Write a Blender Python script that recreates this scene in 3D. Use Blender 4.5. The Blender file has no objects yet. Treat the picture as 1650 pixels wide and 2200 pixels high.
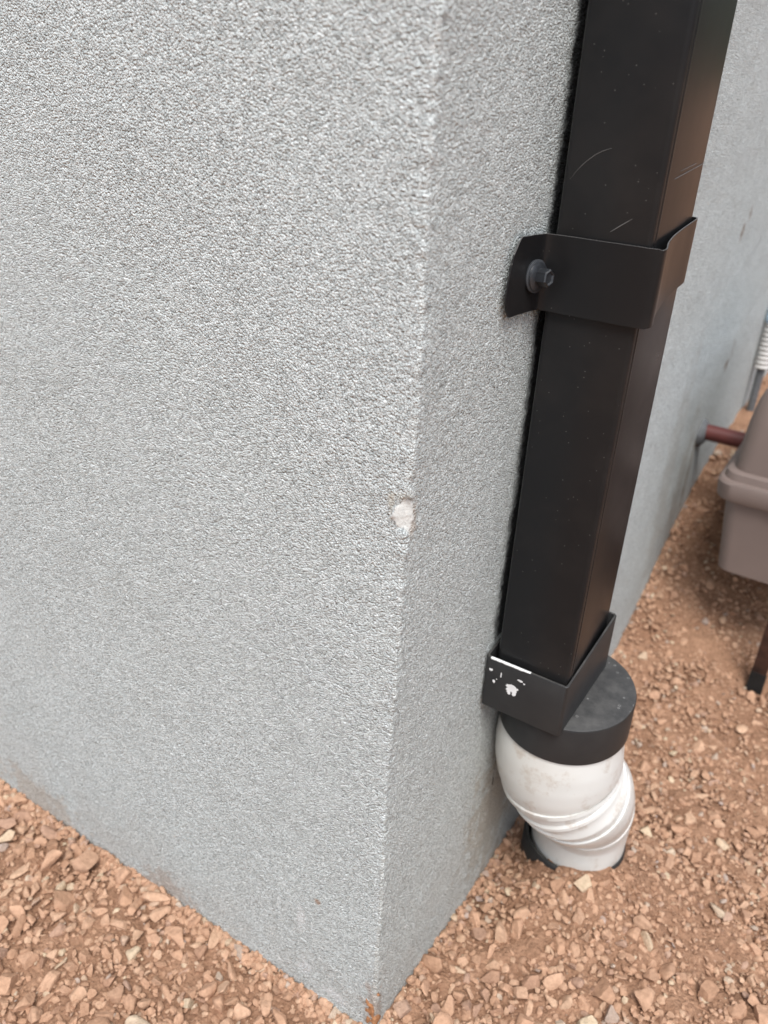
import bpy, bmesh, math, random
import numpy as np
from mathutils import Vector, Matrix, noise

random.seed(7); rng = np.random.default_rng(7)
S = 0.68                      # metres per layout unit (all layout coordinates below are in units)
scene = bpy.context.scene
COL = scene.collection
R = math.radians

# ------------------------------------------------------------------ camera
CAM_LOC = np.array([0.28868, -0.51230, 1.01722])
CAM_M = np.array([[0.84146035, 0.53836382, 0.04592244],      # rows: camera right, down, forward in world axes
                  [0.29000491, -0.37829031, -0.87908679],
                  [-0.45589651, 0.75303441, -0.47444445]])
cd = bpy.data.cameras.new('camera'); cam = bpy.data.objects.new('camera', cd); COL.objects.link(cam)
rt, dn, fw = CAM_M
cam.matrix_world = Matrix(((rt[0], -dn[0], -fw[0], CAM_LOC[0] * S), (rt[1], -dn[1], -fw[1], CAM_LOC[1] * S),
                           (rt[2], -dn[2], -fw[2], CAM_LOC[2] * S), (0, 0, 0, 1)))
cd.sensor_fit = 'VERTICAL'; cd.sensor_height = 36; cd.lens = 1808 / 2200 * 36
cd.clip_start = 0.01; cd.clip_end = 500
cd.dof.use_dof = True; cd.dof.focus_distance = 0.80 * S; cd.dof.aperture_fstop = 7.5
scene.camera = cam

# ------------------------------------------------------------------ sky, sun, exposure (overcast day)
SUN_EL, SUN_AZ = 60, 146      # azimuth clockwise from +Y
w = bpy.data.worlds.new('World'); scene.world = w; w.use_nodes = True
nt = w.node_tree; bg = nt.nodes['Background']
sky = nt.nodes.new('ShaderNodeTexSky'); sky.sky_type = 'NISHITA'; sky.sun_disc = False
sky.sun_elevation = R(SUN_EL); sky.sun_rotation = R(SUN_AZ); sky.air_density = 1.0; sky.dust_density = 1.5; sky.ozone_density = 1.0
hs = nt.nodes.new('ShaderNodeHueSaturation'); hs.inputs['Saturation'].default_value = 0.44
nt.links.new(sky.outputs[0], hs.inputs['Color']); nt.links.new(hs.outputs[0], bg.inputs['Color'])
bg.inputs['Strength'].default_value = 0.13
sd = bpy.data.lights.new('sun', 'SUN'); sun = bpy.data.objects.new('sun', sd); COL.objects.link(sun)
sd.energy = 1.3; sd.angle = R(24); sd.color = (1.0, 0.985, 0.965)
az = R(SUN_AZ); el = R(SUN_EL)
to_sun = Vector((math.sin(az) * math.cos(el), math.cos(az) * math.cos(el), math.sin(el)))
sun.rotation_euler = to_sun.to_track_quat('Z', 'Y').to_euler(); sun.location = (2, -3, 6)
vs = scene.view_settings
vs.view_transform = 'Standard'; vs.look = 'None'; vs.gamma = 1.0; vs.use_curve_mapping = False; vs.exposure = 1.18
scene.cycles.use_denoising = True
cy = scene.cycles; cy.max_bounces = 5; cy.diffuse_bounces = 3; cy.glossy_bounces = 3; cy.caustics_reflective = False; cy.caustics_refractive = False

# ------------------------------------------------------------------ helpers
def mesh_from(name, verts, faces, smooth=True, base=(0, 0, 0), angle=40):
    v = (np.asarray(verts, float) - np.asarray(base, float)) * S
    me = bpy.data.meshes.new(name); me.from_pydata(v.tolist(), [], [list(map(int, f)) for f in faces]); me.update()
    if smooth:
        me.shade_smooth()
        if angle: me.set_sharp_from_angle(angle=R(angle))
    return me

def obj(name, me, mat, parent=None):
    o = bpy.data.objects.new(name, me); COL.objects.link(o)
    if mat and me is not None and not me.materials: me.materials.append(mat)
    if parent: o.parent = parent
    return o

def thing(name, base, label, cat, group=None):
    o = bpy.data.objects.new(name, None); COL.objects.link(o); o.location = Vector(base) * S
    o.empty_display_size = 0.02; o['label'] = label; o['category'] = cat
    if group: o['group'] = group
    return o

class G:
    """collects geometry in layout units"""
    def __init__(s): s.v = []; s.f = []
    def add(s, v, f):
        n = len(s.v); s.v += [tuple(p) for p in v]; s.f += [tuple(i + n for i in q) for q in f]; return s
    def mesh(s, name, base=(0, 0, 0), smooth=True, angle=40): return mesh_from(name, s.v, s.f, smooth, base, angle)

def loft(rings, closed=True, cap0=False, cap1=False):
    n = len(rings[0]); v = [p for r in rings for p in r]; f = []
    for i in range(len(rings) - 1):
        for j in range(n if closed else n - 1):
            k = (j + 1) % n
            f.append((i * n + j, i * n + k, (i + 1) * n + k, (i + 1) * n + j))
    if cap0: f.append(tuple(reversed(range(n))))
    if cap1: f.append(tuple(range((len(rings) - 1) * n, len(rings) * n)))
    return v, f

def sweep(path, radii, seg=48, cap0=True, cap1=True, up=(1, 0, 0)):
    path = [Vector(p) for p in path]; rings = []; u = Vector(up)
    for i, p in enumerate(path):
        a = path[max(i - 1, 0)]; b = path[min(i + 1, len(path) - 1)]
        t = (b - a)
        if t.length < 1e-9: t = Vector((0, 0, -1))
        t.normalize(); u = (u - t * u.dot(t)).normalized(); w_ = t.cross(u)
        rings.append([tuple(p + (u * math.cos(x) + w_ * math.sin(x)) * radii[i]) for x in [2 * math.pi * k / seg for k in range(seg)]])
    return loft(rings, True, cap0, cap1)

def round_rect(x0, x1, y0, y1, r, n=5):
    pts = []
    for cx, cy, a0 in ((x1 - r, y1 - r, 0), (x0 + r, y1 - r, 90), (x0 + r, y0 + r, 180), (x1 - r, y0 + r, 270)):
        for k in range(n + 1):
            a = R(a0 + 90 * k / n); pts.append((cx + r * math.cos(a), cy + r * math.sin(a)))
    return pts

def ribbon(pts, th, z):
    """pts: centre polyline (x,y); z: per-point (z0,z1); a sheet of thickness th"""
    n = len(pts); P = [Vector((p[0], p[1])) for p in pts]; L = []; Rr = []
    for i in range(n):
        t = (P[min(i + 1, n - 1)] - P[max(i - 1, 0)]).normalized(); nn = Vector((-t.y, t.x)) * th / 2
        L.append(P[i] + nn); Rr.append(P[i] - nn)
    rings = [[(L[i].x, L[i].y, z[i][0]), (L[i].x, L[i].y, z[i][1]), (Rr[i].x, Rr[i].y, z[i][1]), (Rr[i].x, Rr[i].y, z[i][0])] for i in range(n)]
    return loft(rings, True, True, True)

def smooth_poly(pts, n=6, iters=2):
    """Chaikin corner cutting, ends kept"""
    for _ in range(iters):
        q = [pts[0]]
        for a, b in zip(pts[:-1], pts[1:]):
            q += [tuple(np.array(a) * .75 + np.array(b) * .25), tuple(np.array(a) * .25 + np.array(b) * .75)]
        q.append(pts[-1]); pts = q
    return pts

def box(x0, x1, y0, y1, z0, z1):
    v = [(x, y, z) for z in (z0, z1) for (x, y) in ((x0, y0), (x1, y0), (x1, y1), (x0, y1))]
    return v, [(3, 2, 1, 0), (4, 5, 6, 7), (0, 1, 5, 4), (1, 2, 6, 5), (2, 3, 7, 6), (3, 0, 4, 7)]

# ------------------------------------------------------------------ materials
class N:
    def __init__(s, name):
        s.m = bpy.data.materials.new(name); s.m.use_nodes = True; s.t = s.m.node_tree
        s.b = s.t.nodes['Principled BSDF']; s.o = s.t.nodes['Material Output']
    def n(s, typ, **kw):
        x = s.t.nodes.new('ShaderNode' + typ)
        for k, v in kw.items():
            if k in x.inputs.keys(): x.inputs[k].default_value = v
            else: setattr(x, k, v)
        return x
    def l(s, a, b): s.t.links.new(a, b)
    def coord(s): return s.n('TexCoord').outputs['Object']
    def noise(s, scale, detail=2, rough=.5, vec=None, dist=0):
        x = s.n('TexNoise', Scale=scale, Detail=detail, Roughness=rough, Distortion=dist)
        s.l(vec if vec else s.coord(), x.inputs['Vector']); return x.outputs['Fac']
    def ramp(s, fac, stops, interp='LINEAR'):
        x = s.n('ValToRGB'); x.color_ramp.interpolation = interp; e = x.color_ramp.elements
        while len(e) < len(stops): e.new(.5)
        for el_, (p, c) in zip(e, stops):
            el_.position = p; el_.color = c if len(c) == 4 else (*c, 1)
        s.l(fac, x.inputs['Fac']); return x.outputs['Color']
    def mix(s, fac, a, b, blend='MIX'):
        x = s.n('Mix', data_type='RGBA', blend_type=blend)
        for sock, v in ((x.inputs[0], fac), (x.inputs[6], a), (x.inputs[7], b)):
            if hasattr(v, 'links'): s.l(v, sock)
            else: sock.default_value = v if not isinstance(v, tuple) else (*v[:3], 1)
        return x.outputs[2]
    def math(s, op, a, b=0.0, c=None):
        x = s.n('Math', operation=op)
        for i, v in enumerate((a, b) if c is None else (a, b, c)):
            if hasattr(v, 'links'): s.l(v, x.inputs[i])
            else: x.inputs[i].default_value = v
        return x.outputs[0]
    def bump(s, h, strength=.5, dist=.001, normal=None):
        x = s.n('Bump', Strength=strength, Distance=dist); s.l(h, x.inputs['Height'])
        if normal: s.l(normal, x.inputs['Normal'])
        s.l(x.outputs[0], s.b.inputs['Normal']); return x.outputs[0]
    def set(s, **kw):
        for k, v in kw.items():
            i = s.b.inputs[k.replace('_', ' ')]
            if hasattr(v, 'links'): s.l(v, i)
            else: i.default_value = (*v, 1) if isinstance(v, tuple) and len(v) == 3 else v
        return s

def m_stucco():
    """sand-finish acrylic render: fine grain relief, mixed pale and dark sand; stains and painted light come from the 'stain' attribute"""
    k = N('grey_stucco'); v = k.coord()
    vor = k.n('TexVoronoi', Scale=840.0, Randomness=1.0); k.l(v, vor.inputs['Vector'])
    sep = k.n('SeparateColor'); k.l(vor.outputs['Color'], sep.inputs[0])
    col = k.ramp(sep.outputs[0], [(.0, (.39, .417, .404)), (.35, (.585, .620, .602)), (.70, (.637, .675, .656)), (1.0, (.79, .83, .81))])
    hgt = k.math('MULTIPLY', k.math('SUBTRACT', 1.0, k.math('POWER', vor.outputs['Distance'], 2.0)), k.math('ADD', .45, sep.outputs[1]))
    st = k.n('Attribute', attribute_name='stain_and_light')
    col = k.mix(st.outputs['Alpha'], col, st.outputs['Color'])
    k.set(Base_Color=col, Roughness=1.0, Specular_IOR_Level=.05)
    k.bump(hgt, 1.0, .0021); return k.m

def m_simple(name, col, rough, spec=.4, var=.12, vscale=30, bump=0, bscale=300, metallic=0):
    k = N(name); v = k.coord()
    f = k.noise(vscale, 3, .6, v)
    c = k.ramp(f, [(.3, tuple(x * (1 - var) for x in col)), (.7, tuple(min(1, x * (1 + var)) for x in col))])
    k.set(Base_Color=c, Roughness=rough, Specular_IOR_Level=spec, Metallic=metallic)
    if bump: k.bump(k.noise(bscale, 3, .6, v), bump, .0006)
    return k.m

def m_painted():
    """near-black factory paint on aluminium with dust specks"""
    k = N('black_paint'); v = k.coord()
    col = k.ramp(k.noise(9, 3, .6, v), [(.3, (.0100, .0102, .0108)), (.7, (.0130, .0130, .0134))])
    vor = k.n('TexVoronoi', Scale=330.0); k.l(v, vor.inputs['Vector'])
    pick = k.n('SeparateColor'); k.l(vor.outputs['Color'], pick.inputs[0])
    sp = k.math('MULTIPLY', k.math('LESS_THAN', vor.outputs['Distance'], k.math('MULTIPLY', k.math('POWER', pick.outputs[1], 3.0), .17)), k.math('LESS_THAN', pick.outputs[0], .16))
    col = k.mix(k.math('MULTIPLY', sp, .16), col, (.45, .43, .40))
    film = k.ramp(k.noise(14, 4, .65, v), [(.45, (0, 0, 0)), (.8, (1, 1, 1))])
    col = k.mix(k.math('MULTIPLY', film, .03), col, (.30, .24, .20))
    rough = k.math('ADD', .24, k.math('MULTIPLY', k.noise(25, 3, .6, v), .12))
    k.set(Base_Color=col, Roughness=rough, Specular_IOR_Level=.24)
    k.bump(k.noise(5, 2, .4, v), .18, .004); return k.m

def m_plastic_black():
    k = N('black_plastic'); v = k.coord()
    geo = k.n('NewGeometry'); sep = k.n('SeparateXYZ'); k.l(geo.outputs['Normal'], sep.inputs[0])
    vor = k.n('TexVoronoi', Scale=210.0); k.l(v, vor.inputs['Vector'])
    pick = k.n('SeparateColor'); k.l(vor.outputs['Color'], pick.inputs[0])
    ring = k.math('MULTIPLY', k.math('GREATER_THAN', vor.outputs['Distance'], .14), k.math('LESS_THAN', vor.outputs['Distance'], .24))
    sp = k.math('MULTIPLY', ring, k.math('LESS_THAN', pick.outputs[0], .16))
    settled = k.ramp(sep.outputs['Z'], [(.5, (0, 0, 0)), (.95, (1, 1, 1))])         # dust lies on what faces up
    col = k.ramp(k.noise(40, 3, .6, v), [(.3, (.017, .017, .017)), (.7, (.024, .0235, .023))])
    dust = k.math('MULTIPLY', settled, k.ramp(k.noise(55, 5, .7, v), [(.38, (.25, .25, .25)), (.72, (1, 1, 1))]))
    col = k.mix(k.math('MULTIPLY', dust, .17), col, (.42, .40, .36))
    col = k.mix(k.math('MULTIPLY', k.math('MULTIPLY', sp, settled), .22), col, (.55, .53, .5))
    k.set(Base_Color=col, Roughness=.46, Specular_IOR_Level=.4)
    k.bump(k.noise(700, 2, .5, v), .12, .0003); return k.m

def m_pvc():
    k = N('white_pvc'); v = k.coord()
    col = k.ramp(k.noise(12, 3, .6, v), [(.3, (.60, .60, .565)), (.7, (.68, .68, .645))])
    sm = k.ramp(k.noise(38, 5, .72, v), [(.53, (0, 0, 0)), (.68, (1, 1, 1))])
    col = k.mix(k.math('MULTIPLY', sm, .55), col, (.36, .27, .19))
    film = k.ramp(k.noise(9, 4, .6, v), [(.45, (0, 0, 0)), (.85, (1, 1, 1))])
    col = k.mix(k.math('MULTIPLY', film, .32), col, (.50, .42, .32))
    k.set(Base_Color=col, Roughness=.33, Specular_IOR_Level=.5, )
    k.bump(k.noise(90, 3, .6, v), .08, .0006); return k.m

def m_stone(name, attr):
    k = N(name); v = k.coord()
    if attr:
        a = k.n('Attribute', attribute_name='tint'); f = a.outputs['Fac']
    else:
        f = k.n('ObjectInfo').outputs['Random']
    base = k.ramp(f, [(0, (.45, .268, .170)), (.14, (.52, .318, .208)), (.30, (.39, .228, .143)), (.46, (.54, .345, .230)), (.60, (.46, .273, .174)),
                      (.74, (.57, .38, .255)), (.84, (.35, .205, .132)), (.91, (.44, .29, .215)), (.96, (.60, .48, .33)), (1, (.40, .32, .28))])
    g = k.noise(260, 4, .65, v)
    col = k.mix(1.0, base, k.ramp(g, [(.25, (.70, .68, .66)), (.75, (1.20, 1.21, 1.22))]), 'MULTIPLY')
    dust = k.ramp(k.noise(75, 3, .6, v), [(.35, (0, 0, 0)), (.75, (1, 1, 1))])
    col = k.mix(k.math('MULTIPLY', dust, .35), col, (.47, .282, .180))
    k.set(Base_Color=col, Roughness=.92, Specular_IOR_Level=.15)
    k.bump(k.math('ADD', g, k.math('MULTIPLY', k.noise(900, 3, .6, v), .5)), .75, .0020); return k.m

def m_soil():
    k = N('red_soil'); v = k.coord()
    a = k.noise(28, 5, .65, v); b = k.noise(240, 5, .7, v)
    col = k.ramp(a, [(.3, (.265, .148, .091)), (.7, (.40, .237, .150))])
    col = k.mix(1.0, col, k.ramp(b, [(.3, (.68, .66, .64)), (.7, (1.22, 1.22, 1.22))]), 'MULTIPLY')
    k.set(Base_Color=col, Roughness=.97, Specular_IOR_Level=.1)
    vor = k.n('TexVoronoi', Scale=330.0); k.l(v, vor.inputs['Vector'])
    h = k.math('ADD', k.math('MULTIPLY', b, 1.3), k.math('MULTIPLY', k.math('SUBTRACT', 1.0, vor.outputs['Distance']), .8))
    h = k.math('ADD', h, k.math('MULTIPLY', k.noise(80, 3, .6, v), 1.4))
    k.bump(h, .9, .0022); return k.m

STUCCO = m_stucco(); PAINT = m_painted(); BLACKP = m_plastic_black(); PVC = m_pvc()
STONE = m_stone('gravel_stone', False); GRAVEL = m_stone('gravel_bed', True); SOIL = m_soil()
SCRATCH = m_simple('bare_scratch', (.13, .125, .12), .5)
CHIPW = m_simple('white_paint_chip', (.70, .70, .69), .6, .3)
FOAM = m_simple('white_foam', (.60, .60, .565), .85, .2, .12, 320, .9, 700)
MUD = m_simple('dried_mud', (.30, .145, .07), .95, .1, .35, 180, .9, 500)
SCREWM = m_simple('dark_screw', (.022, .024, .027), .34, .6, .25, 200, .15, 600)
GASKET = m_simple('rubber_washer', (.035, .038, .042), .6, .4, .2, 120)
TAUPE = m_simple('taupe_plastic', (.185, .142, .124), .5, .4, .06, 14, .08, 400)
MAROON = m_simple('maroon_pipe', (.115, .032, .028), .5, .4, .15, 40)
SEAL = m_simple('grey_sealant', (.13, .135, .14), .7, .3, .15, 120, .5, 200)
RUST = m_simple('rusty_steel', (.040, .017, .010), .85, .3, .55, 60, .6, 250)
BURNT = m_simple('black_tar', (.012, .011, .010), .8, .3, .3, 60, .6, 250)
RISE_DARK = m_simple('added_rise_dark', (.045, .055, .035), .95, .1, .4, .5)
CONDUIT = m_simple('grey_white_conduit', (.62, .60, .57), .5, .4, .1, 60)
FITTING = m_simple('blue_grey_fitting', (.42, .52, .60), .4, .5, .1, 60)

# ------------------------------------------------------------------ ground
def prof(y):
    return np.interp(y, [-3, -.1, .0, .075, .176, .289, .367, .508, .68, .865, 1.018, 1.143, 1.286, 1.53, 1.784, 2.1, 4],
                     [-.012, -.012, -.010, -.014, -.030, -.040, -.042, -.036, -.012, .038, .118, .175, .228, .250, .262, .280, .30])

def ground_z(x, y):
    x = np.asarray(x, float); y = np.asarray(y, float)
    ye = y - .55 * np.clip(x, 0, 1.2)
    h = prof(ye)
    h = h + .012 * np.sin(5.1 * x + 1.3) * np.sin(4.3 * y + .4) * np.clip(np.hypot(x, y) * 2, 0, 1)
    d = np.hypot(x - .130, y - .355); h = h + .066 * np.exp(-(d / .12) ** 2) * np.clip(x / .07, 0, 1)      # soil heaped round the drain
    return h

def axis(segs):
    """segs: list of (start, end, step) joined"""
    out = []
    for a, b, st in segs:
        n = max(1, int(round((b - a) / st))); out += list(np.linspace(a, b, n, endpoint=False))
    out.append(segs[-1][1]); return np.array(out)

def grid_mesh(name, P, keep=None):
    """P: (n,m,3) array of layout points -> mesh (fast)"""
    n, m, _ = P.shape
    idx = np.arange(n * m).reshape(n, m)
    q = np.stack([idx[:-1, :-1], idx[1:, :-1], idx[1:, 1:], idx[:-1, 1:]], -1).reshape(-1, 4)
    if keep is not None: q = q[keep(P).reshape(-1)]
    used, inv = np.unique(q, return_inverse=True); q = inv.reshape(-1, 4)
    v = (P.reshape(-1, 3)[used] * S).astype(np.float32)
    return quads_mesh(name, v, q)

def quads_mesh(name, v, q, k=4):
    me = bpy.data.meshes.new(name)
    me.vertices.add(len(v)); me.vertices.foreach_set('co', np.ascontiguousarray(v, dtype=np.float32).ravel())
    me.loops.add(len(q) * k); me.loops.foreach_set('vertex_index', np.ascontiguousarray(q, dtype=np.int32).ravel())
    me.polygons.add(len(q)); me.polygons.foreach_set('loop_start', np.arange(0, len(q) * k, k, dtype=np.int32))
    me.update(calc_edges=True); me.validate(); me.shade_smooth()
    return me

gx = np.concatenate([-np.geomspace(120, 1.0, 26), axis([(-.95, -.75, .02), (-.75, .62, .0045), (.62, 1.4, .025)])[0:], np.geomspace(1.5, 120, 26)])
gy = np.concatenate([-np.geomspace(120, .75, 26), axis([(-.70, -.36, .02), (-.36, 1.35, .0050), (1.35, 2.4, .025)])[0:], np.geomspace(2.5, 120, 26)])
X, Y = np.meshgrid(gx, gy, indexing='ij'); Z = ground_z(X, Y)
near = (X > -.95) & (X < 1.4) & (Y > -.7) & (Y < 2.4)
nz = np.zeros_like(Z); ii = np.argwhere(near)
for i, j in ii:
    p = (X[i, j], Y[i, j], 0)
    nz[i, j] = (.007 + .006 * min(1, max(0, p[1] - .35))) * noise.noise((p[0] * 14, p[1] * 14, 3)) + .0055 * noise.noise((p[0] * 42, p[1] * 42, 9)) + .0032 * noise.noise((p[0] * 110, p[1] * 110, 5))
Z = Z + nz
ground = obj('ground', grid_mesh('ground', np.stack([X, Y, Z], -1),
             keep=lambda P: ~((P[1:, 1:, 0] < -.02) & (P[:-1, :-1, 1] > .02))), SOIL)
ground['kind'] = 'structure'; ground['label'] = 'reddish brown soil strewn with crushed stone'

# unseen dark rise on the horizon, added for the downspout to reflect
hv = []; hf = []; NH = 160
for i in range(NH):
    a = 2 * math.pi * i / NH; rad = 95; h = 15 + 6 * noise.noise((math.cos(a) * 2.5, math.sin(a) * 2.5, .4)) + 2.5 * noise.noise((math.cos(a) * 11, math.sin(a) * 11, 3))
    hv += [(math.cos(a) * (rad - 12), math.sin(a) * (rad - 12), -.5), (math.cos(a) * rad, math.sin(a) * rad, h * .7), (math.cos(a) * (rad + 10), math.sin(a) * (rad + 10), h), (math.cos(a) * (rad + 24), math.sin(a) * (rad + 24), -.5)]
    b = (i + 1) % NH
    for k in range(3): hf.append((i * 4 + k, b * 4 + k, b * 4 + k + 1, i * 4 + k + 1))
added_rise = obj('added_rise', mesh_from('added_rise', hv, hf), RISE_DARK); added_rise['kind'] = 'structure'

# ------------------------------------------------------------------ stucco wall: one sheet wrapped round the corner
def lat(seed, n=512): return np.random.default_rng(seed).random((n, n))
def vn(u, v, scale, seed):
    """tileable value noise in -1..1"""
    T = lat(seed); n = T.shape[0]; u = u * scale + 91.7; v = v * scale + 37.3
    i = np.floor(u).astype(int); j = np.floor(v).astype(int); a = u - i; b = v - j; a = a * a * (3 - 2 * a); b = b * b * (3 - 2 * b)
    g = lambda p, q: T[p % n, q % n]
    return 2 * (g(i, j) * (1 - a) * (1 - b) + g(i + 1, j) * a * (1 - b) + g(i, j + 1) * (1 - a) * b + g(i + 1, j + 1) * a * b) - 1

STEP = .0017; rc = .0032
ul = -axis([(0, .78, STEP)])[::-1]
ur = axis([(0, .28, STEP)]); na = 6
wz = axis([(-.30, -.07, .02), (-.07, 1.13, STEP)])
px = [(a - rc, 0.0) for a in ul] + [(-rc + rc * math.cos(R(-90 + 90 * k / na)), rc + rc * math.sin(R(-90 + 90 * k / na))) for k in range(1, na)] + [(0.0, b + rc) for b in ur]
px = np.array(px); arc = np.concatenate([[0], np.cumsum(np.hypot(*np.diff(px, axis=0).T))])
def sheet(px, wz, arc):
    P = np.zeros((len(px), len(wz), 3)); P[:, :, 0] = px[:, 0:1]; P[:, :, 1] = px[:, 1:2]; P[:, :, 2] = wz[None, :]
    return P, np.repeat(arc[:, None], len(wz), 1), np.repeat(wz[None, :], len(px), 0)
PW, UU, VV = sheet(px, wz, arc)
r2 = px[:, 0] ** 2 + px[:, 1] ** 2
cw = np.exp(-(r2 / .03 ** 2)); ce = np.exp(-(r2 / .011 ** 2))
wav = .0016 * np.sin(wz * 9 + 1) + .001 * np.sin(wz * 23 + 2)
PW[:, :, 0] += cw[:, None] * wav[None, :]
edge = .0006 * vn(wz, wz * 0 + .3, 60, 3) + .0007 * vn(wz, wz * 0 + .7, 260, 4)
PW[:, :, 0] += ce[:, None] * edge[None, :]; PW[:, :, 1] -= ce[:, None] * edge[None, :] * .7
tu = np.gradient(PW, axis=0); tv = np.gradient(PW, axis=1); NW = np.cross(tu, tv); NW /= np.linalg.norm(NW, axis=2, keepdims=True)
relief = .00045 * vn(UU, VV, 420, 11) + .00022 * vn(UU, VV, 190, 12) + .0003 * vn(UU, VV, 40, 13) + .0011 * vn(UU, VV, 9, 14)
relief += ce[:, None] * .0007 * vn(UU, VV, 260, 15)
PW = PW + NW * relief[..., None]
# knocked-off spot on the corner
cc = np.array([-.0035, .0025, .6955])
D = (PW - cc); rr = np.sqrt((D[:, :, 0] / .0125) ** 2 + (D[:, :, 1] / .0115) ** 2 + (D[:, :, 2] / .0185) ** 2)
ang = np.arctan2(D[:, :, 2], D[:, :, 0] + D[:, :, 1]); rr = rr * (1 + .12 * np.sin(3 * ang + 1) + .07 * np.sin(7 * ang))
dep = np.clip((1.0 - rr) / .35, 0, 1); dep = dep * dep * (3 - 2 * dep)
nrm = np.array([1, -1, 0]) / math.sqrt(2)
out = (PW @ nrm)[..., None]
flat = -.0060 - .0012 * rr[..., None]
PW2 = PW + nrm * np.minimum(0, flat - out) * dep[..., None]
# coarser continuation: farther along the right face (seam behind the downspout), beyond the left edge, and up to the eaves
def coarse(xs, ys, zs):
    pxx = np.stack([xs, ys], 1); ar = np.concatenate([[0], np.cumsum(np.hypot(*np.diff(pxx, axis=0).T))]) + 50
    P, U, V = sheet(pxx, zs, ar)
    n = np.array([1., 0, 0]) if abs(xs[-1] - xs[0]) < 1e-6 else np.array([0, -1., 0])
    return P + n * (.0011 * vn(U, V, 9, 14) + .0008 * vn(U, V, 40, 13))[..., None]
zall = axis([(-.30, -.07, .02), (-.07, 1.13, .0055), (1.13, 4.0, .2)]); ztop_ = axis([(1.13, 4.0, .2)])
far = axis([(.28 + rc, 1.6, .0055), (1.6, 2.4, .02), (2.4, 12.0, .4)])
sheets = [PW2, coarse(far * 0, far, zall),
          coarse(np.concatenate([axis([(-9.0, -.784, .4)]), ]), np.zeros(len(axis([(-9.0, -.784, .4)]))), axis([(-.3, 4.0, .3)])),
          coarse(np.array([-.7845, -.4, 0.]), np.zeros(3), ztop_), coarse(np.zeros(3), np.array([0., .1, .2845]), ztop_)]
Vs = []; Qs = []; off_ = 0
for P in sheets:
    n, m, _ = P.shape; idx = np.arange(n * m).reshape(n, m) + off_
    Qs.append(np.stack([idx[:-1, :-1], idx[1:, :-1], idx[1:, 1:], idx[:-1, 1:]], -1).reshape(-1, 4)); Vs.append(P.reshape(-1, 3)); off_ += n * m
WV = np.concatenate(Vs); WQ = np.concatenate(Qs)
wall_me = quads_mesh('stucco_wall', (WV * S).astype(np.float32), WQ)
# stains with their own shapes: red splash low down, lime smears, mud specks, rust streaks, a weeping line under the pipe hole; also painted edge light and shade
sx_, sy_, sz_ = WV.T; uu = np.where(sx_ < -.004, sx_, sy_ + .01)
SC = np.zeros((len(WV), 4)); SC[:, :3] = (.45, .40, .34)
def stain_and_light(amount, colr):
    amount = np.clip(amount, 0, 1)[:, None]; a0 = SC[:, 3:4]; a1 = a0 + amount * (1 - a0)
    SC[:, :3] = np.where(a1 > 1e-6, (SC[:, :3] * a0 * (1 - amount) + np.array(colr) * amount) / np.maximum(a1, 1e-6), SC[:, :3]); SC[:, 3:4] = a1
wob = .5 * vn(uu, sz_, 60, 21) + .5 * vn(uu, sz_, 160, 22) + .3 * vn(uu, sz_, 350, 23)
cl = .5 + .5 * vn(uu, sz_, 16, 24) + .35 * vn(uu, sz_, 45, 25)
right = (sx_ > -.003).astype(float)
dc = np.hypot(np.minimum(sx_, 0) * .75, np.maximum(sy_, 0) * 1.6)      # light caught on the arris, painted as a paler line
stain_and_light(np.clip(1 - dc / .012 + .5 * wob, 0, 1) * .16 * (dc < .03), (.74, .775, .765))
# broad uneven clouding of the finish coat
stain_and_light(np.clip(.5 + .6 * vn(uu, sz_, 3.2, 31) + .35 * vn(uu, sz_, 8.5, 32), 0, 1) * .12, (.70, .74, .73))
stain_and_light(np.clip((.17 - sz_) / .22, 0, 1) * np.clip(cl, 0, 1) * .22, (.42, .28, .19))
stain_and_light(right * (sy_ < .45) * (.04 + .18 * np.clip((.55 - sz_) / .55, 0, 1)), (.52, .47, .37))  # warmer, darker tint on the near right face, stronger low down
def mark(c, rad, colr, amt):
    d = np.sqrt(((sx_ - c[0]) / rad[0]) ** 2 + ((sy_ - c[1]) / rad[1]) ** 2 + ((sz_ - c[2]) / rad[2]) ** 2)
    stain_and_light(np.clip((1 - d + .7 * wob) / .45, 0, 1) * amt * (d < 2.2), colr)
for c, r_, cc_, a in (((-.108, 0, .122), (.008, .02, .020), (.80, .80, .78), .6), ((-.1, 0, .038), (.013, .02, .016), (.78, .78, .77), .55),
                     ((-.055, 0, .018), (.02, .02, .012), (.78, .78, .77), .55), ((-.083, 0, .169), (.005, .02, .004), (.36, .20, .11), .7),
                     ((.0, .062, .121), (.02, .0032, .0028), (.85, .85, .84), .9), ((-.33, 0, .0), (.06, .02, .035), (.38, .25, .17), .4),
                     ((-.60, 0, .0), (.09, .02, .06), (.42, .30, .20), .4), ((-.004, .0, .045), (.016, .016, .045), (.33, .16, .07), .35),
                     ((.002, .010, .690), (.006, .006, .016), (.50, .30, .15), .28), ((-.015, -.001, .697), (.004, .006, .018), (.55, .47, .34), .4), ((-.006, 0, .713), (.009, .01, .004), (.50, .44, .33), .3),
                     ((0, .30, .10), (.02, .09, .13), (.34, .25, .15), .40),  # shade between wall and elbow, painted as a brown patch
                     ((0, 1.138, .775), (.02, .014, .018), (.27, .19, .14), .85), ((0, 1.170, .80), (.02, .009, .018), (.30, .23, .18), .7),
                     ((0, 1.31, .485), (.02, .016, .020), (.27, .19, .14), .8), ((0, 1.345, .52), (.02, .010, .028), (.33, .28, .24), .7),
                     ((0, 1.170, .29), (.02, .014, .10), (.33, .28, .22), .75), ((0, 1.11, .28), (.02, .04, .18), (.42, .38, .32), .4), ((0, .98, .35), (.02, .05, .3), (.44, .41, .36), .3)):
    mark(c, r_, cc_, a)
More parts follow.
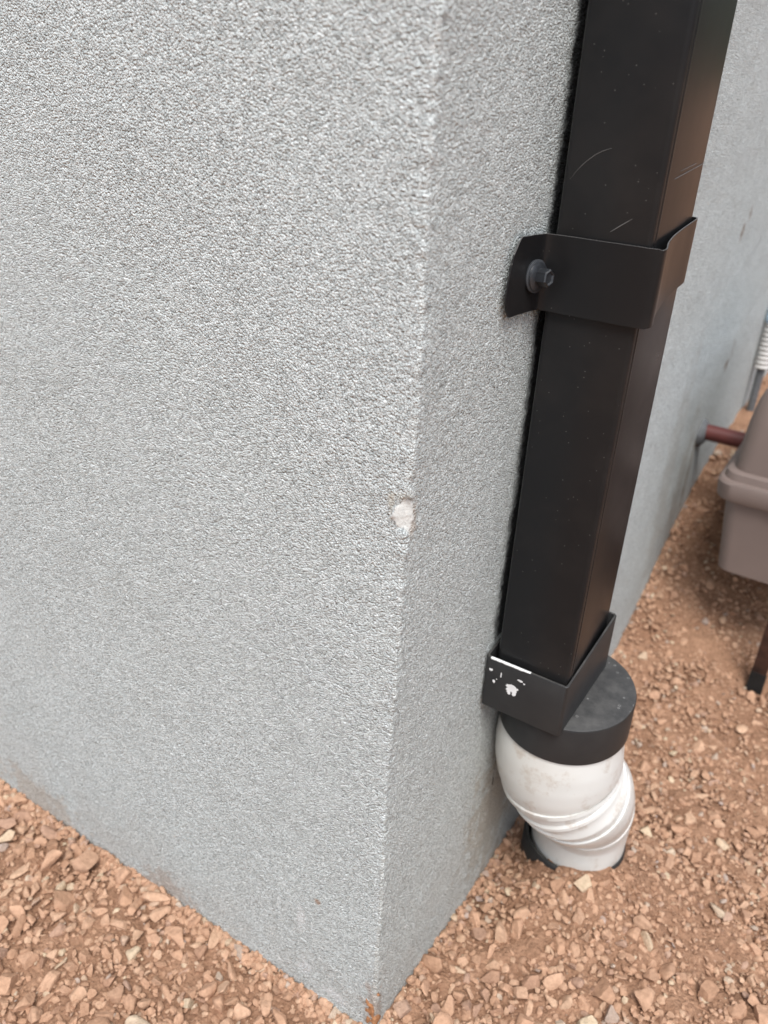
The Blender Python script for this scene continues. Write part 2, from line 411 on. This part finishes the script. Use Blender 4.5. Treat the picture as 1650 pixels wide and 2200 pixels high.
# black band on the render behind the downspout
black_band = np.where((sy_ > .19) & (sx_ > -.003), np.clip((sy_ - .2165 + .006 * wob) / .012, 0, 1) * np.clip((.36 - sy_) / .012, 0, 1), 0) * (sz_ > .44)
stain_and_light(black_band * .93, (.012, .012, .013))
ca_ = wall_me.color_attributes.new('stain_and_light', 'FLOAT_COLOR', 'POINT'); ca_.data.foreach_set('color', SC.astype(np.float32).ravel())
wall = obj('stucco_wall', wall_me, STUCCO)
wall['label'] = 'light grey rough stucco wall corner, chipped on its edge, standing on gravel'; wall['category'] = 'wall'

def wall_patch(name, mask, lift, mat, jit=0, seed=0, freq=300):
    """a crust that follows the wall surface where mask holds, as a separate part"""
    n, m, _ = PW2.shape
    i0, i1 = np.where(mask.any(1))[0][[0, -1]]; j0, j1 = np.where(mask.any(0))[0][[0, -1]]
    sub = PW2[max(i0 - 1, 0):i1 + 2, max(j0 - 1, 0):j1 + 2].copy(); mk = mask[max(i0 - 1, 0):i1 + 2, max(j0 - 1, 0):j1 + 2]
    tu = np.gradient(sub, axis=0); tv = np.gradient(sub, axis=1); nn = np.cross(tu, tv)
    nn /= np.linalg.norm(nn, axis=2, keepdims=True) + 1e-12
    L = np.zeros(mk.shape)
    for i, j in np.argwhere(mk):
        p = sub[i, j]; L[i, j] = lift + jit * (noise.noise((p[0] * freq + seed, p[1] * freq, p[2] * freq)) + .4)
    L[~mk] = -.0015
    sub = sub + nn * L[..., None]
    def keep(P): return mk[:-1, :-1] | mk[1:, :-1] | mk[1:, 1:] | mk[:-1, 1:]
    return obj(name, grid_mesh(name, sub, keep), mat, wall)

wall_patch('exposed_foam', (rr < .78) & (PW[:, :, 2] > .5) & (PW[:, :, 2] < .9), .0005, FOAM, .0006, 3, 260)
mudn = np.zeros(rr.shape, bool)
for i, j in np.argwhere((np.abs(PW[:, :, 2] - .03) < .06) & (np.abs(PW[:, :, 0]) < .03) & (PW[:, :, 1] < .012)):
    p = PW[i, j]; d = math.hypot((p[0] + .003) / .0105, (p[2] - .030) / .042)
    if d + .9 * noise.noise((p[0] * 130, p[1] * 130, p[2] * 90)) < .50: mudn[i, j] = True
wall_patch('dried_mud', mudn, .0010, MUD, .0022, 8, 240)

# ------------------------------------------------------------------ downspout
DB = (.053, .27, .40)
dsp = thing('downspout', DB, 'black rectangular metal downspout standing off the grey stucco wall', 'downspout')
x0, x1, y0, y1 = .011, .0955, .207, .331
def tube(z0, z1, r=.0052, th=.0012, bow=0):
    zs = np.linspace(z0, z1, 24)
    o = [[(p[0], p[1], z) for p in round_rect(x0, x1, y0, y1, r)] for z in zs]
    i = [[(p[0], p[1], z) for p in round_rect(x0 + th, x1 - th, y0 + th, y1 - th, r - th)] for z in zs[::-1]]
    return loft(o + i + [o[0]])
g = G(); g.add(*tube(.385, 3.6)); obj('tube', g.mesh('tube', DB, angle=60), PAINT, dsp)
# shallow stiffening bead beside the near front edge
g = G(); g.add(*loft([[(x1 + dx, y0 + dy, z) for dx, dy in ((-.0005, .0070), (.0007, .0085), (.0009, .0100), (.0007, .0115), (-.0005, .0130))] for z in np.linspace(.386, 3.6, 12)], closed=False))
obj('bead', g.mesh('bead', DB), PAINT, dsp)
def scratch(pts, wd, face):
    g = G(); pts = smooth_poly(pts, iters=2); n = len(pts); ring = []
    for i, p in enumerate(pts):
        h = wd * (.25 + .75 * math.sin(math.pi * (i + .5) / n))
        if face == 'side': ring.append([(p[0], y0 - .00025, p[1] - h), (p[0], y0 - .0004, p[1]), (p[0], y0 - .00025, p[1] + h)])
        else: ring.append([(x1 + .00025, p[0], p[1] - h), (x1 + .0004, p[0], p[1]), (x1 + .00025, p[0], p[1] + h)])
    g.add(*loft(ring, closed=False)); obj('scratch', g.mesh('scratch', DB), SCRATCH, dsp)
scratch([(.0177, .935), (.026, .9467), (.0382, .9573), (.0492, .9618)], .00032, 'side')
scratch([(.0595, .898), (.0658, .903), (.0762, .9106)], .00042, 'side')
scratch([(.2377, .9408), (.2854, .9443), (.331, .9478)], .00042, 'front')
scratch([(.252, .946), (.30, .949)], .0002, 'front')

# ------------------------------------------------------------------ strap with its screw
TB = (.006, .17, .858)
st = thing('pipe_strap', TB, 'bent black metal strap screwed to the wall, clasping the downspout', 'strap')
path = [(.0068, .1285), (.0060, .1360), (.0056, .150), (.0052, .170), (.0055, .192), (.0066, .1985), (.0105, .2015), (.030, .2020), (.060, .2022), (.092, .2024),
        (.1010, .2032), (.1062, .2062), (.1072, .2120), (.1058, .2190), (.1020, .2330), (.0995, .2600), (.0985, .3000), (.0992, .3300), (.0978, .3370), (.0920, .3395),
        (.060, .3385), (.020, .3380), (.0085, .3395), (.0055, .3450), (.0055, .395)]
dens = []
for a, b in zip(path[:-1], path[1:]):
    for t in (0, .25, .5, .75): dens.append((a[0] + (b[0] - a[0]) * t, a[1] + (b[1] - a[1]) * t))
dens.append(path[-1])
for _ in range(3): dens = [dens[0]] + [tuple((np.array(dens[i - 1]) + 2 * np.array(dens[i]) + np.array(dens[i + 1])) / 4) for i in range(1, len(dens) - 1)] + [dens[-1]]
zz_ = []
for (x, y) in dens:
    zt = .8905; zb = .8245
    if x < .02 and y < .2:
        zt = np.interp(y, [.1285, .131, .137, .149, .20], [.858, .868, .882, .8940, .8905]); zb = np.interp(y, [.1285, .131, .1398, .195], [.8460, .838, .8295, .8252])
    elif x > .09 and y > .205:
        zt = np.interp(y, [.205, .26, .337], [.8895, .8945, .9000]); zb = np.interp(y, [.205, .22, .28, .337], [.8250, .8275, .838, .8420])
    elif y > .33: zt, zb = .8990, .8400
    zz_.append((zb + random.uniform(-.00012, .00012), zt + random.uniform(-.00012, .00012)))
g = G(); g.add(*ribbon(dens, .0013, zz_)); obj('band', g.mesh('band', TB, angle=50), PAINT, st)
# bare cut edge of the sheet, a hair proud along the top
g = G(); g.add(*ribbon(dens[4:78], .00075, [(b - .00002, b + .00022) for a, b in zz_[4:78]])); obj('cut_edge', g.mesh('cut_edge', TB), SCRATCH, st)
sc_c = Vector((.0098, .1800, .8580)); ax = Vector((1, -.24, .07)).normalized()
def disc(rad_list, seg, rot=0):
    """rings along the screw axis: (offset, radius)"""
    u = ax.cross(Vector((0, 0, 1))).normalized(); v_ = ax.cross(u); rings = []
    for o_, r_ in rad_list:
        rings.append([tuple(sc_c + ax * o_ + (u * math.cos(2 * math.pi * k / seg + rot) + v_ * math.sin(2 * math.pi * k / seg + rot)) * r_) for k in range(seg)])
    return loft(rings, True, True, True)
screw = obj('screw', G().add(*disc([(-.004, .0035), (.0050, .0035)], 16)).mesh('screw', TB), SCREWM, st)
obj('rubber_washer', G().add(*disc([(-.0022, .0125), (-.0012, .0140), (.0006, .0142), (.0014, .0132)], 40)).mesh('rubber_washer', TB), GASKET, screw)
obj('washer', G().add(*disc([(.0012, .0120), (.0018, .0126), (.0030, .0122), (.0044, .0090)], 40)).mesh('washer', TB), SCREWM, screw)
obj('hex_head', G().add(*disc([(.0042, .0078), (.0135, .0076), (.0146, .0066), (.0144, .0058), (.0132, .0050)], 6, .35)).mesh('hex_head', TB, angle=20), SCREWM, screw)

# ------------------------------------------------------------------ adapter between downspout and drain
AB = (.076, .285, .319)
ad = thing('downspout_adapter', AB, 'black plastic adapter, square collar over round cap, paint chipped white', 'adapter')
ccx, ccy, cr = .0775, .2840, .0775
zt_, zb_ = .3705, .3190
prof_cap = [(.012, zt_ - .006), (.0150, zt_), (cr - .0030, zt_), (cr - .0010, zt_ - .0008), (cr, zt_ - .0030), (cr + .0003, zb_ + .001), (cr - .0008, zb_), (cr - .0050, zb_), (cr - .0055, zt_ - .010), (.012, zt_ - .010)]
rings = [[(ccx + r_ * math.cos(2 * math.pi * k / 96), ccy + r_ * math.sin(2 * math.pi * k / 96), z + .07 * (ccy + r_ * math.sin(2 * math.pi * k / 96) - .245)) for k in range(96)] for r_, z in prof_cap]
cap = obj('round_cap', G().add(*loft(rings + [rings[0]])).mesh('round_cap', AB, angle=35), BLACKP, ad)
# square collar: hollow, slightly skewed, higher at its far end
ca, cb, th = .0020, .0992, .0030
def col_out(zf, grow=0.0, inner=False):
    e = th if inner else 0
    pts = round_rect(ca - grow + e, cb + grow - e, .1985 - grow + e, .3400 + grow - e, .0045 - (.002 if inner else 0))
    res = []
    for (x, y) in pts:
        t = (y - .1985) / .1415
        res.append((x + .0035 * t * (x > .05), y, zf(t, x)))
    return res
ztop = lambda t, x: .4340 + .018 * t; zbot = lambda t, x: .3655 + .009 * t
rl = [col_out(zbot), col_out(lambda t, x: ztop(t, x) - .0008), col_out(ztop, -.0006), col_out(ztop, 0.0006, True), col_out(lambda t, x: ztop(t, x) - .0008, 0, True), col_out(zbot, 0, True)]
obj('square_collar', G().add(*loft(rl + [rl[0]])).mesh('square_collar', AB, angle=40), BLACKP, ad)
# chipped paint: ragged flakes on the near face
def flake(cx, cz, w_, h_, n=14, sd=0):
    r_ = random.Random(sd); ring = []
    for k in range(n):
        a = 2 * math.pi * k / n; q = .62 + .46 * r_.random()
        ring.append((cx + math.copysign(abs(math.cos(a)) ** .7, math.cos(a)) * w_ * q, cz + math.copysign(abs(math.sin(a)) ** .7, math.sin(a)) * h_ * q))
    yy = .1985; m_ = len(ring)
    v_ = [(x, yy + .0003, z) for x, z in ring] + [(x, yy - .00035, z) for x, z in ring] + [(cx, yy - .0004, cz)]
    f_ = [(k, (k + 1) % m_, m_ + (k + 1) % m_, m_ + k) for k in range(m_)] + [(m_ + k, m_ + (k + 1) % m_, 2 * m_) for k in range(m_)]
    g = G(); g.add(v_, f_); obj('paint_chip', g.mesh('paint_chip', AB, smooth=False), CHIPW, ad)
flake(.0372, .4030, .0082, .0062, 26, 1); flake(.0405, .3975, .0030, .0030, 12, 11); flake(.0345, .3965, .0022, .0022, 10, 12); flake(.0345, .4065, .0038, .0022, 10, 6); flake(.0098, .4180, .0022, .0020, 9, 2); flake(.0150, .4035, .0020, .0023, 9, 3)
flake(.0225, .4165, .0009, .0040, 8, 4); flake(.0455, .4185, .0035, .0013, 10, 5); flake(.0505, .4165, .0016, .0009, 8, 8); flake(.0180, .4080, .0006, .0007, 7, 9)
g = G(); e = []
for t in np.linspace(0, 1, 22):
    x = .008 + .048 * t; h = .0011 * (.5 + .5 * random.random()) * (1 if t < .75 else (1.05 - t) * 3.3)
    e.append([(x, .1982, .4338 - h * 1.4), (x, .19805, .4338), (x, .1990, .43435), (x, .1990 + .0018, .43440)])
g.add(*loft(e, closed=False)); obj('paint_chip', g.mesh('paint_chip', AB, smooth=False), CHIPW, ad)

# ------------------------------------------------------------------ white drain offset: two elbows
EB = (.102, .392, -.04)
dr = thing('drain_pipe', EB, 'white plastic drain elbow bending from the black cap into the gravel', 'drain pipe')
CP = np.array([(.0775, .284, .335), (.0775, .284, .285), (.083, .289, .240), (.096, .302, .208), (.104, .330, .172), (.105, .366, .130), (.103, .388, .085), (.102, .392, .04), (.102, .392, -.06)])
CQ = np.vstack([2 * CP[0] - CP[1], CP, 2 * CP[-1] - CP[-2]]); pts = []
for i in range(1, len(CQ) - 2):
    for t in np.linspace(0, 1, 16, endpoint=False):
        a, b, c, d = CQ[i - 1], CQ[i], CQ[i + 1], CQ[i + 2]
        pts.append(.5 * (2 * b + (-a + c) * t + (2 * a - 5 * b + 4 * c - d) * t * t + (-a + 3 * b - 3 * c + d) * t ** 3))
pts.append(CP[-1]); PT = np.array(pts)
cum = np.concatenate([[0], np.cumsum(np.linalg.norm(np.diff(PT, axis=0), axis=1))]); Ltot = cum[-1]; P3 = Vector(CP[-2])
def at(s_): return tuple(np.interp(s_, cum, PT[:, i]) for i in range(3))
def pipe(name, prof_, mat, parent, seg=80):
    ss = []; rs = []
    for (a, ra), (b, rb_) in zip(prof_[:-1], prof_[1:]):
        n = max(1, int((b - a) / .004))
        for k in range(n): ss.append(a + (b - a) * k / n); rs.append(ra + (rb_ - ra) * k / n)
    ss.append(prof_[-1][0]); rs.append(prof_[-1][1])
    return obj(name, G().add(*sweep([at(x) for x in ss], rs, seg)).mesh(name, EB, angle=32), mat, parent)
up = pipe('upper_elbow', [(0, .0735), (.020, .0750), (.045, .0778), (.068, .0786), (.086, .0775), (.0990, .0752), (.1000, .0730)], PVC, dr)
pipe('rim', [(.0968, .0750), (.0972, .0772), (.1035, .0776), (.1040, .0766), (.1043, .0720)], PVC, up)
pipe('rim', [(.103, .0726), (.1155, .0726), (.1157, .0752), (.1198, .0757), (.1202, .0748), (.1205, .0700)], PVC, up)
pipe('rim', [(.119, .0716), (.1305, .0716), (.1307, .0743), (.1350, .0749), (.1354, .0740), (.1358, .0690)], PVC, up)
low = pipe('lower_elbow', [(.134, .0705), (.150, .0705), (.20, .0690), (.245, .0668), (.30, .0648), (Ltot, .0648)], PVC, dr)
pipe('rim', [(.149, .0700), (.1493, .0728), (.153, .0735), (.170, .0732), (.1706, .0722), (.1710, .0690)], PVC, low)
pipe('rim', [(.251, .0650), (.2515, .0672), (.256, .0681), (.300, .0668), (Ltot - .04, .0662), (Ltot - .039, .0640)], PVC, low)
pipe('seam', [(.1400, .0700), (.1402, .07075), (.1412, .07075), (.1414, .0700)], PVC, low)
gz0 = float(ground_z(P3.x, P3.y))
rg = [[(P3.x + r_ * math.cos(2 * math.pi * k / 72), P3.y + r_ * math.sin(2 * math.pi * k / 72), z) for k in range(72)] for r_, z in
      ((.0670, gz0 - .08), (.0670, gz0 + .005), (.0710, gz0 + .006), (.0735, gz0 + .003), (.0740, gz0 - .08))]
rg = [[(x - .004, y - .002, z) for x, y, z in q] for q in rg]
obj('ground_socket', G().add(*loft(rg)).mesh('ground_socket', EB), BLACKP, dr)

# ------------------------------------------------------------------ utility box on its post
UB = (.245, .93, .02)
ub = thing('utility_box', UB, 'taupe plastic utility box with ribbed lip on a rusty post', 'utility box')
def rr_ring(x0_, x1_, y0_, y1_, r_, z): return [(p[0], p[1], z) for p in round_rect(x0_, x1_, y0_, y1_, r_, 6)]
XR, YR = .60, 1.42  # unseen right and back extent, enlarged to deepen shade on the ground
lo = [rr_ring(.1330, XR - .03, .932, YR - .025, .018, .2270), rr_ring(.1270, XR - .026, .926, YR - .02, .024, .2300), rr_ring(.1110, XR - .012, .916, YR - .01, .024, .3760)]
obj('lower_shell', G().add(*loft(lo, True, True, True)).mesh('lower_shell', UB), TAUPE, ub)
lp = [rr_ring(.0985, XR, .904, YR, .028, .3740), rr_ring(.0960, XR + .002, .902, YR + .002, .030, .3770), rr_ring(.0930, XR + .004, .899, YR + .004, .030, .4050), rr_ring(.0960, XR + .002, .902, YR + .002, .030, .4100),
      rr_ring(.1015, XR - .002, .908, YR - .003, .026, .4110), rr_ring(.1030, XR - .004, .910, YR - .005, .026, .4230), rr_ring(.1070, XR - .008, .914, YR - .009, .024, .4260)]
obj('lip', G().add(*loft(lp, True, True, True)).mesh('lip', UB), TAUPE, ub)
upx = [rr_ring(.1130, XR - .014, .921, YR - .012, .026, .4240)]
for t, ins in ((.48, .001), (.51, .003), (.545, .008), (.572, .018), (.590, .034), (.600, .055), (.604, .080)):
    upx.append(rr_ring(.1130 + ins, XR - .014 - ins, .921 + ins, YR - .012 - ins, max(.012, .030), t))
obj('cover', G().add(*loft(upx, True, True, True)).mesh('cover', UB), TAUPE, ub)
# steel angle post
po = [[(.236, .921), (.262, .921), (.262, .925), (.2400, .925), (.2400, .945), (.236, .945)]]
gzp = float(ground_z(.25, .93))
post = obj('post', G().add(*loft([[(x, y, z) for x, y in po[0]] for z in (gzp - .08, gzp + .06, .2268)], True, True, True)).mesh('post', UB, smooth=False), RUST, ub)
g = G(); g.add(*loft([[(.2490 + (x - .2490) * 1.10 + random.uniform(-.0006, .0006), .933 + (y - .933) * 1.14, z) for x, y in po[0]] for z in (gzp - .05, gzp + .02, gzp + .035 + .0)], True, True, True))
obj('tar_coating', g.mesh('tar_coating', UB, smooth=False), BURNT, post)

# maroon pipe through the wall, with its sealant
pb = (0, 1.198, .376)
mp_ = thing('pipe_stub', pb, 'short maroon pipe running from grey sealant in the wall to the utility box', 'pipe')
obj('pipe', G().add(*sweep([(-.02 + .02 * k, 1.198, .376) for k in range(9)], [.0165] * 9, 28, up=(0, 0, 1))).mesh('pipe', pb), MAROON, mp_)
rings = []
for r_, x in ((.0170, .014), (.021, .012), (.027, .006), (.031, -.004)):
    rings.append([(x, 1.198 + r_ * (1 + .18 * noise.noise((math.cos(a) * 1.7, math.sin(a) * 1.7, x * 50))) * math.cos(a), .372 + r_ * (1 + .18 * noise.noise((math.cos(a) * 1.7, math.sin(a) * 1.7, 4))) * math.sin(a)) for a in [2 * math.pi * k / 28 for k in range(28)]])
obj('sealant', G().add(*loft(rings)).mesh('sealant', pb), SEAL, mp_)

# corrugated conduit farther along the wall
cb_ = (.021, 1.70, .25)
co = thing('flexible_conduit', cb_, 'short whitish corrugated conduit on the wall beyond the utility box', 'conduit')
cp = []; cr_ = []
for k in range(0, 61):
    z = .385 + .115 * k / 60; cp.append((.021, 1.70, z)); cr_.append(.0170 + .0018 * math.sin(k * math.pi / 3))
obj('corrugated_sleeve', G().add(*sweep(cp, cr_, 24)).mesh('corrugated_sleeve', cb_), CONDUIT, co)
obj('coupling', G().add(*sweep([(.021, 1.70, z) for z in (.498, .500, .515, .517, .530, .532)], [.018, .0205, .0205, .019, .019, .012], 24)).mesh('coupling', cb_), FITTING, co)
obj('riser', G().add(*sweep([(.021, 1.70, z) for z in (.20, 1.0, 2.2)], [.0095] * 3, 24)).mesh('riser', cb_), SEAL, co)

# ------------------------------------------------------------------ gravel
def rock(sub, sd, flatn=7):
    r_ = random.Random(sd); bm = bmesh.new(); bmesh.ops.create_icosphere(bm, subdivisions=sub, radius=1)
    pl = []
    for _ in range(flatn):
        n_ = Vector((r_.gauss(0, 1), r_.gauss(0, 1), r_.gauss(0, 1))).normalized(); pl.append((n_, r_.uniform(.34, .74)))
    sx, sy, sz = 1, r_.uniform(.48, .95), r_.uniform(.38, .78)
    for v in bm.verts:
        for n_, d in pl:
            q = v.co.dot(n_)
            if q > d: v.co -= n_ * (q - d)
        if sub > 1: v.co *= 1 + .05 * noise.noise(v.co * 2.1 + Vector((sd * 3.7, 0, 0)))
        v.co.x *= sx; v.co.y *= sy; v.co.z *= sz
    bm.verts.ensure_lookup_table()
    V_ = np.array([tuple(v.co) for v in bm.verts]); F_ = np.array([[v.index for v in f.verts] for f in bm.faces]); bm.free()
    V_ /= np.abs(V_).max(); return V_, F_
big = [rock(3, s, 9) for s in range(16)]
med = [rock(2, 100 + s, 8) for s in range(14)]
sml = [rock(1, 200 + s, 4) for s in range(10)]

def project(p):
    q = CAM_M @ (np.asarray(p) - CAM_LOC); return 825 + 1808 * q[0] / q[2], 1100 + 1808 * q[1] / q[2], q[2]

def blocked(x, y, r_):
    if x < r_ * .35 and y > -r_ * .35: return True                       # inside the wall
    if math.hypot(x - P3.x, y - P3.y) < .0725 + r_ * .35: return True
    if .228 - r_ < x < .27 + r_ and .918 - r_ < y < .96 + r_: return True
    return False

def clump(x, y): return noise.noise((x * 7 + 3, y * 7, 1.7)) + .5 * noise.noise((x * 17, y * 17, 4.2))

# Poisson-like placing of stones, large ones first
cell = .02; occ = {}
def free(x, y, r_, tight):
    ci, cj = int(math.floor(x / cell)), int(math.floor(y / cell)); k = int(math.ceil((r_ + .03) / cell))
    for i in range(ci - k, ci + k + 1):
        for j in range(cj - k, cj + k + 1):
            for (a, b, q) in occ.get((i, j), ()):
                if (a - x) ** 2 + (b - y) ** 2 < ((q + r_) * tight) ** 2: return False
    return True
def put(x, y, r_): occ.setdefault((int(math.floor(x / cell)), int(math.floor(y / cell))), []).append((x, y, r_))
stones = []
def fill(n, rlo, rhi, tight, region, bias, power=2.0):
    x0_, x1_, y0_, y1_ = region
    for _ in range(n):
        x = random.uniform(x0_, x1_); y = random.uniform(y0_, y1_)
        if clump(x, y) < bias(x, y) + random.uniform(-.35, .35): continue
        r_ = (rlo + (rhi - rlo) * random.random() ** power) * (1 if y < .1 else (.86 if y < .35 else .72))
        if blocked(x, y, r_) or not free(x, y, r_, tight): continue
        put(x, y, r_); stones.append((x, y, r_))
REG = (-.95, .75, -.45, 1.5)
leftw = lambda x, y: -.80 if y < .02 else (-.50 if y < .30 else (-.25 if y < .6 else .0))
fill(900, .016, .0225, .80, REG, lambda x, y: .1 if y < .2 else .5, 1.5)
fill(17000, .0075, .0175, .62, REG, leftw, 1.9)
fill(34000, .0040, .0085, .64, REG, lambda x, y: leftw(x, y) - .18, 1.3)
fill(5000, .007, .016, .85, (-1.6, 1.6, -1.2, 2.6), lambda x, y: .05, 1.6)

def zrot(V_, r_, spread):
    """random orientation: any turn about z, modest tilt"""
    e_ = Matrix.Rotation(random.uniform(0, 6.283), 3, 'Z') @ Matrix.Rotation(random.gauss(0, spread), 3, 'X') @ Matrix.Rotation(random.gauss(0, spread), 3, 'Y') @ Matrix.Rotation(random.uniform(0, 6.283), 3, 'Z')
    return e_

vis = []
for i, (x, y, r_) in enumerate(stones):
    z = float(ground_z(x, y)); u_, v_, d = project((x, y, z))
    if -10 < u_ < 1660 and 0 < v_ < 2210 and d > 0:
        if y > 0 and x < .0: continue
        # hidden behind the wall corner, the downspout or the elbow
        if y > .02:
            t = (0 - CAM_LOC[0]) / (x - CAM_LOC[0]) if x < CAM_LOC[0] - 1e-6 and x < 0 else None
            if t: continue
        if 1040 < u_ < 1345 and v_ < 1840 and y > .3: continue
        if u_ > 1540 and 780 < v_ < 1250: continue
        vis.append((r_ / d, i))
vis.sort(reverse=True); chosen = {i for _, i in vis[:300]}
big_me = []
for k, (V_, F_) in enumerate(big):
    me = quads_mesh('stone', V_ * .012 * S, F_, 3); me.set_sharp_from_angle(angle=R(42)); me.materials.append(STONE); big_me.append(me)
allV = []; allF = []; allT = []; nv = 0
def bake(V_, F_, M3, c, r_, tint):
    global nv
    q = (V_ * r_) @ np.array(M3).T + np.array(c); allV.append(q); allF.append(F_ + nv); allT.append(np.full(len(q), tint)); nv += len(q)
for i, (x, y, r_) in enumerate(stones):
    M3 = zrot(None, r_, .42); z = float(ground_z(x, y)) + r_ * random.uniform(.05, .50)
    if i in chosen:
        o = bpy.data.objects.new('stone', random.choice(big_me)); COL.objects.link(o); o.parent = ground
        s_ = r_ / .012 * random.uniform(1.0, 1.15); o.matrix_local = Matrix.Translation(Vector((x, y, z)) * S) @ M3.to_4x4() @ Matrix.Scale(s_, 4)
    else:
        V_, F_ = random.choice(med if r_ > .0065 else (med[:7] + sml)); bake(V_, F_, M3, (x, y, z), r_ * 1.08, random.random())
nf = 0
for _ in range(46000):
    x = random.uniform(-.85, .65); y = random.uniform(-.42, 1.25); r_ = .0013 + .0046 * random.random() ** 2.0
    if blocked(x, y, r_) or (x < 0 and y > 0): continue
    V_, F_ = random.choice(sml)
    bake(V_, F_, zrot(None, r_, .5), (x, y, float(ground_z(x, y)) + .0035 * noise.noise((x * 42, y * 42, 9)) + r_ * random.uniform(.1, .7) + .001), r_, random.random()); nf += 1
for _ in range(2600):
    r_ = .0018 + .0060 * random.random() ** 2.0; t = abs(random.gauss(0, .010))
    if random.random() < .55: x, y = random.uniform(-.75, .01), -t - r_ * .3
    else: x, y = t + r_ * .3, random.uniform(-.01, 1.2)
    if math.hypot(x - P3.x, y - P3.y) < .076: continue
    V_, F_ = random.choice(med if r_ > .004 else sml)
    bake(V_, F_, zrot(None, r_, .6), (x, y, float(ground_z(x, y)) + r_ * random.uniform(.2, .9) + .004 * (1 - min(1, t / .012)) + .003 * clump(x, y)), r_, random.random())
gv = np.concatenate(allV) * S; gf = np.concatenate(allF); gt = np.concatenate(allT)
gme = quads_mesh('gravel', gv, gf, 3); gme.set_sharp_from_angle(angle=R(46)); at_ = gme.attributes.new('tint', 'FLOAT', 'POINT')
if len(gme.vertices) == len(gt): at_.data.foreach_set('value', gt.astype(np.float32))
gravel = obj('gravel', gme, GRAVEL, ground); gravel['kind'] = 'stuff'
print('stones', len(stones), 'chosen', len(chosen), 'fines', nf, 'gravel tris', len(gf), 'wall quads', len(wall_me.polygons), 'ground quads', len(ground.data.polygons))
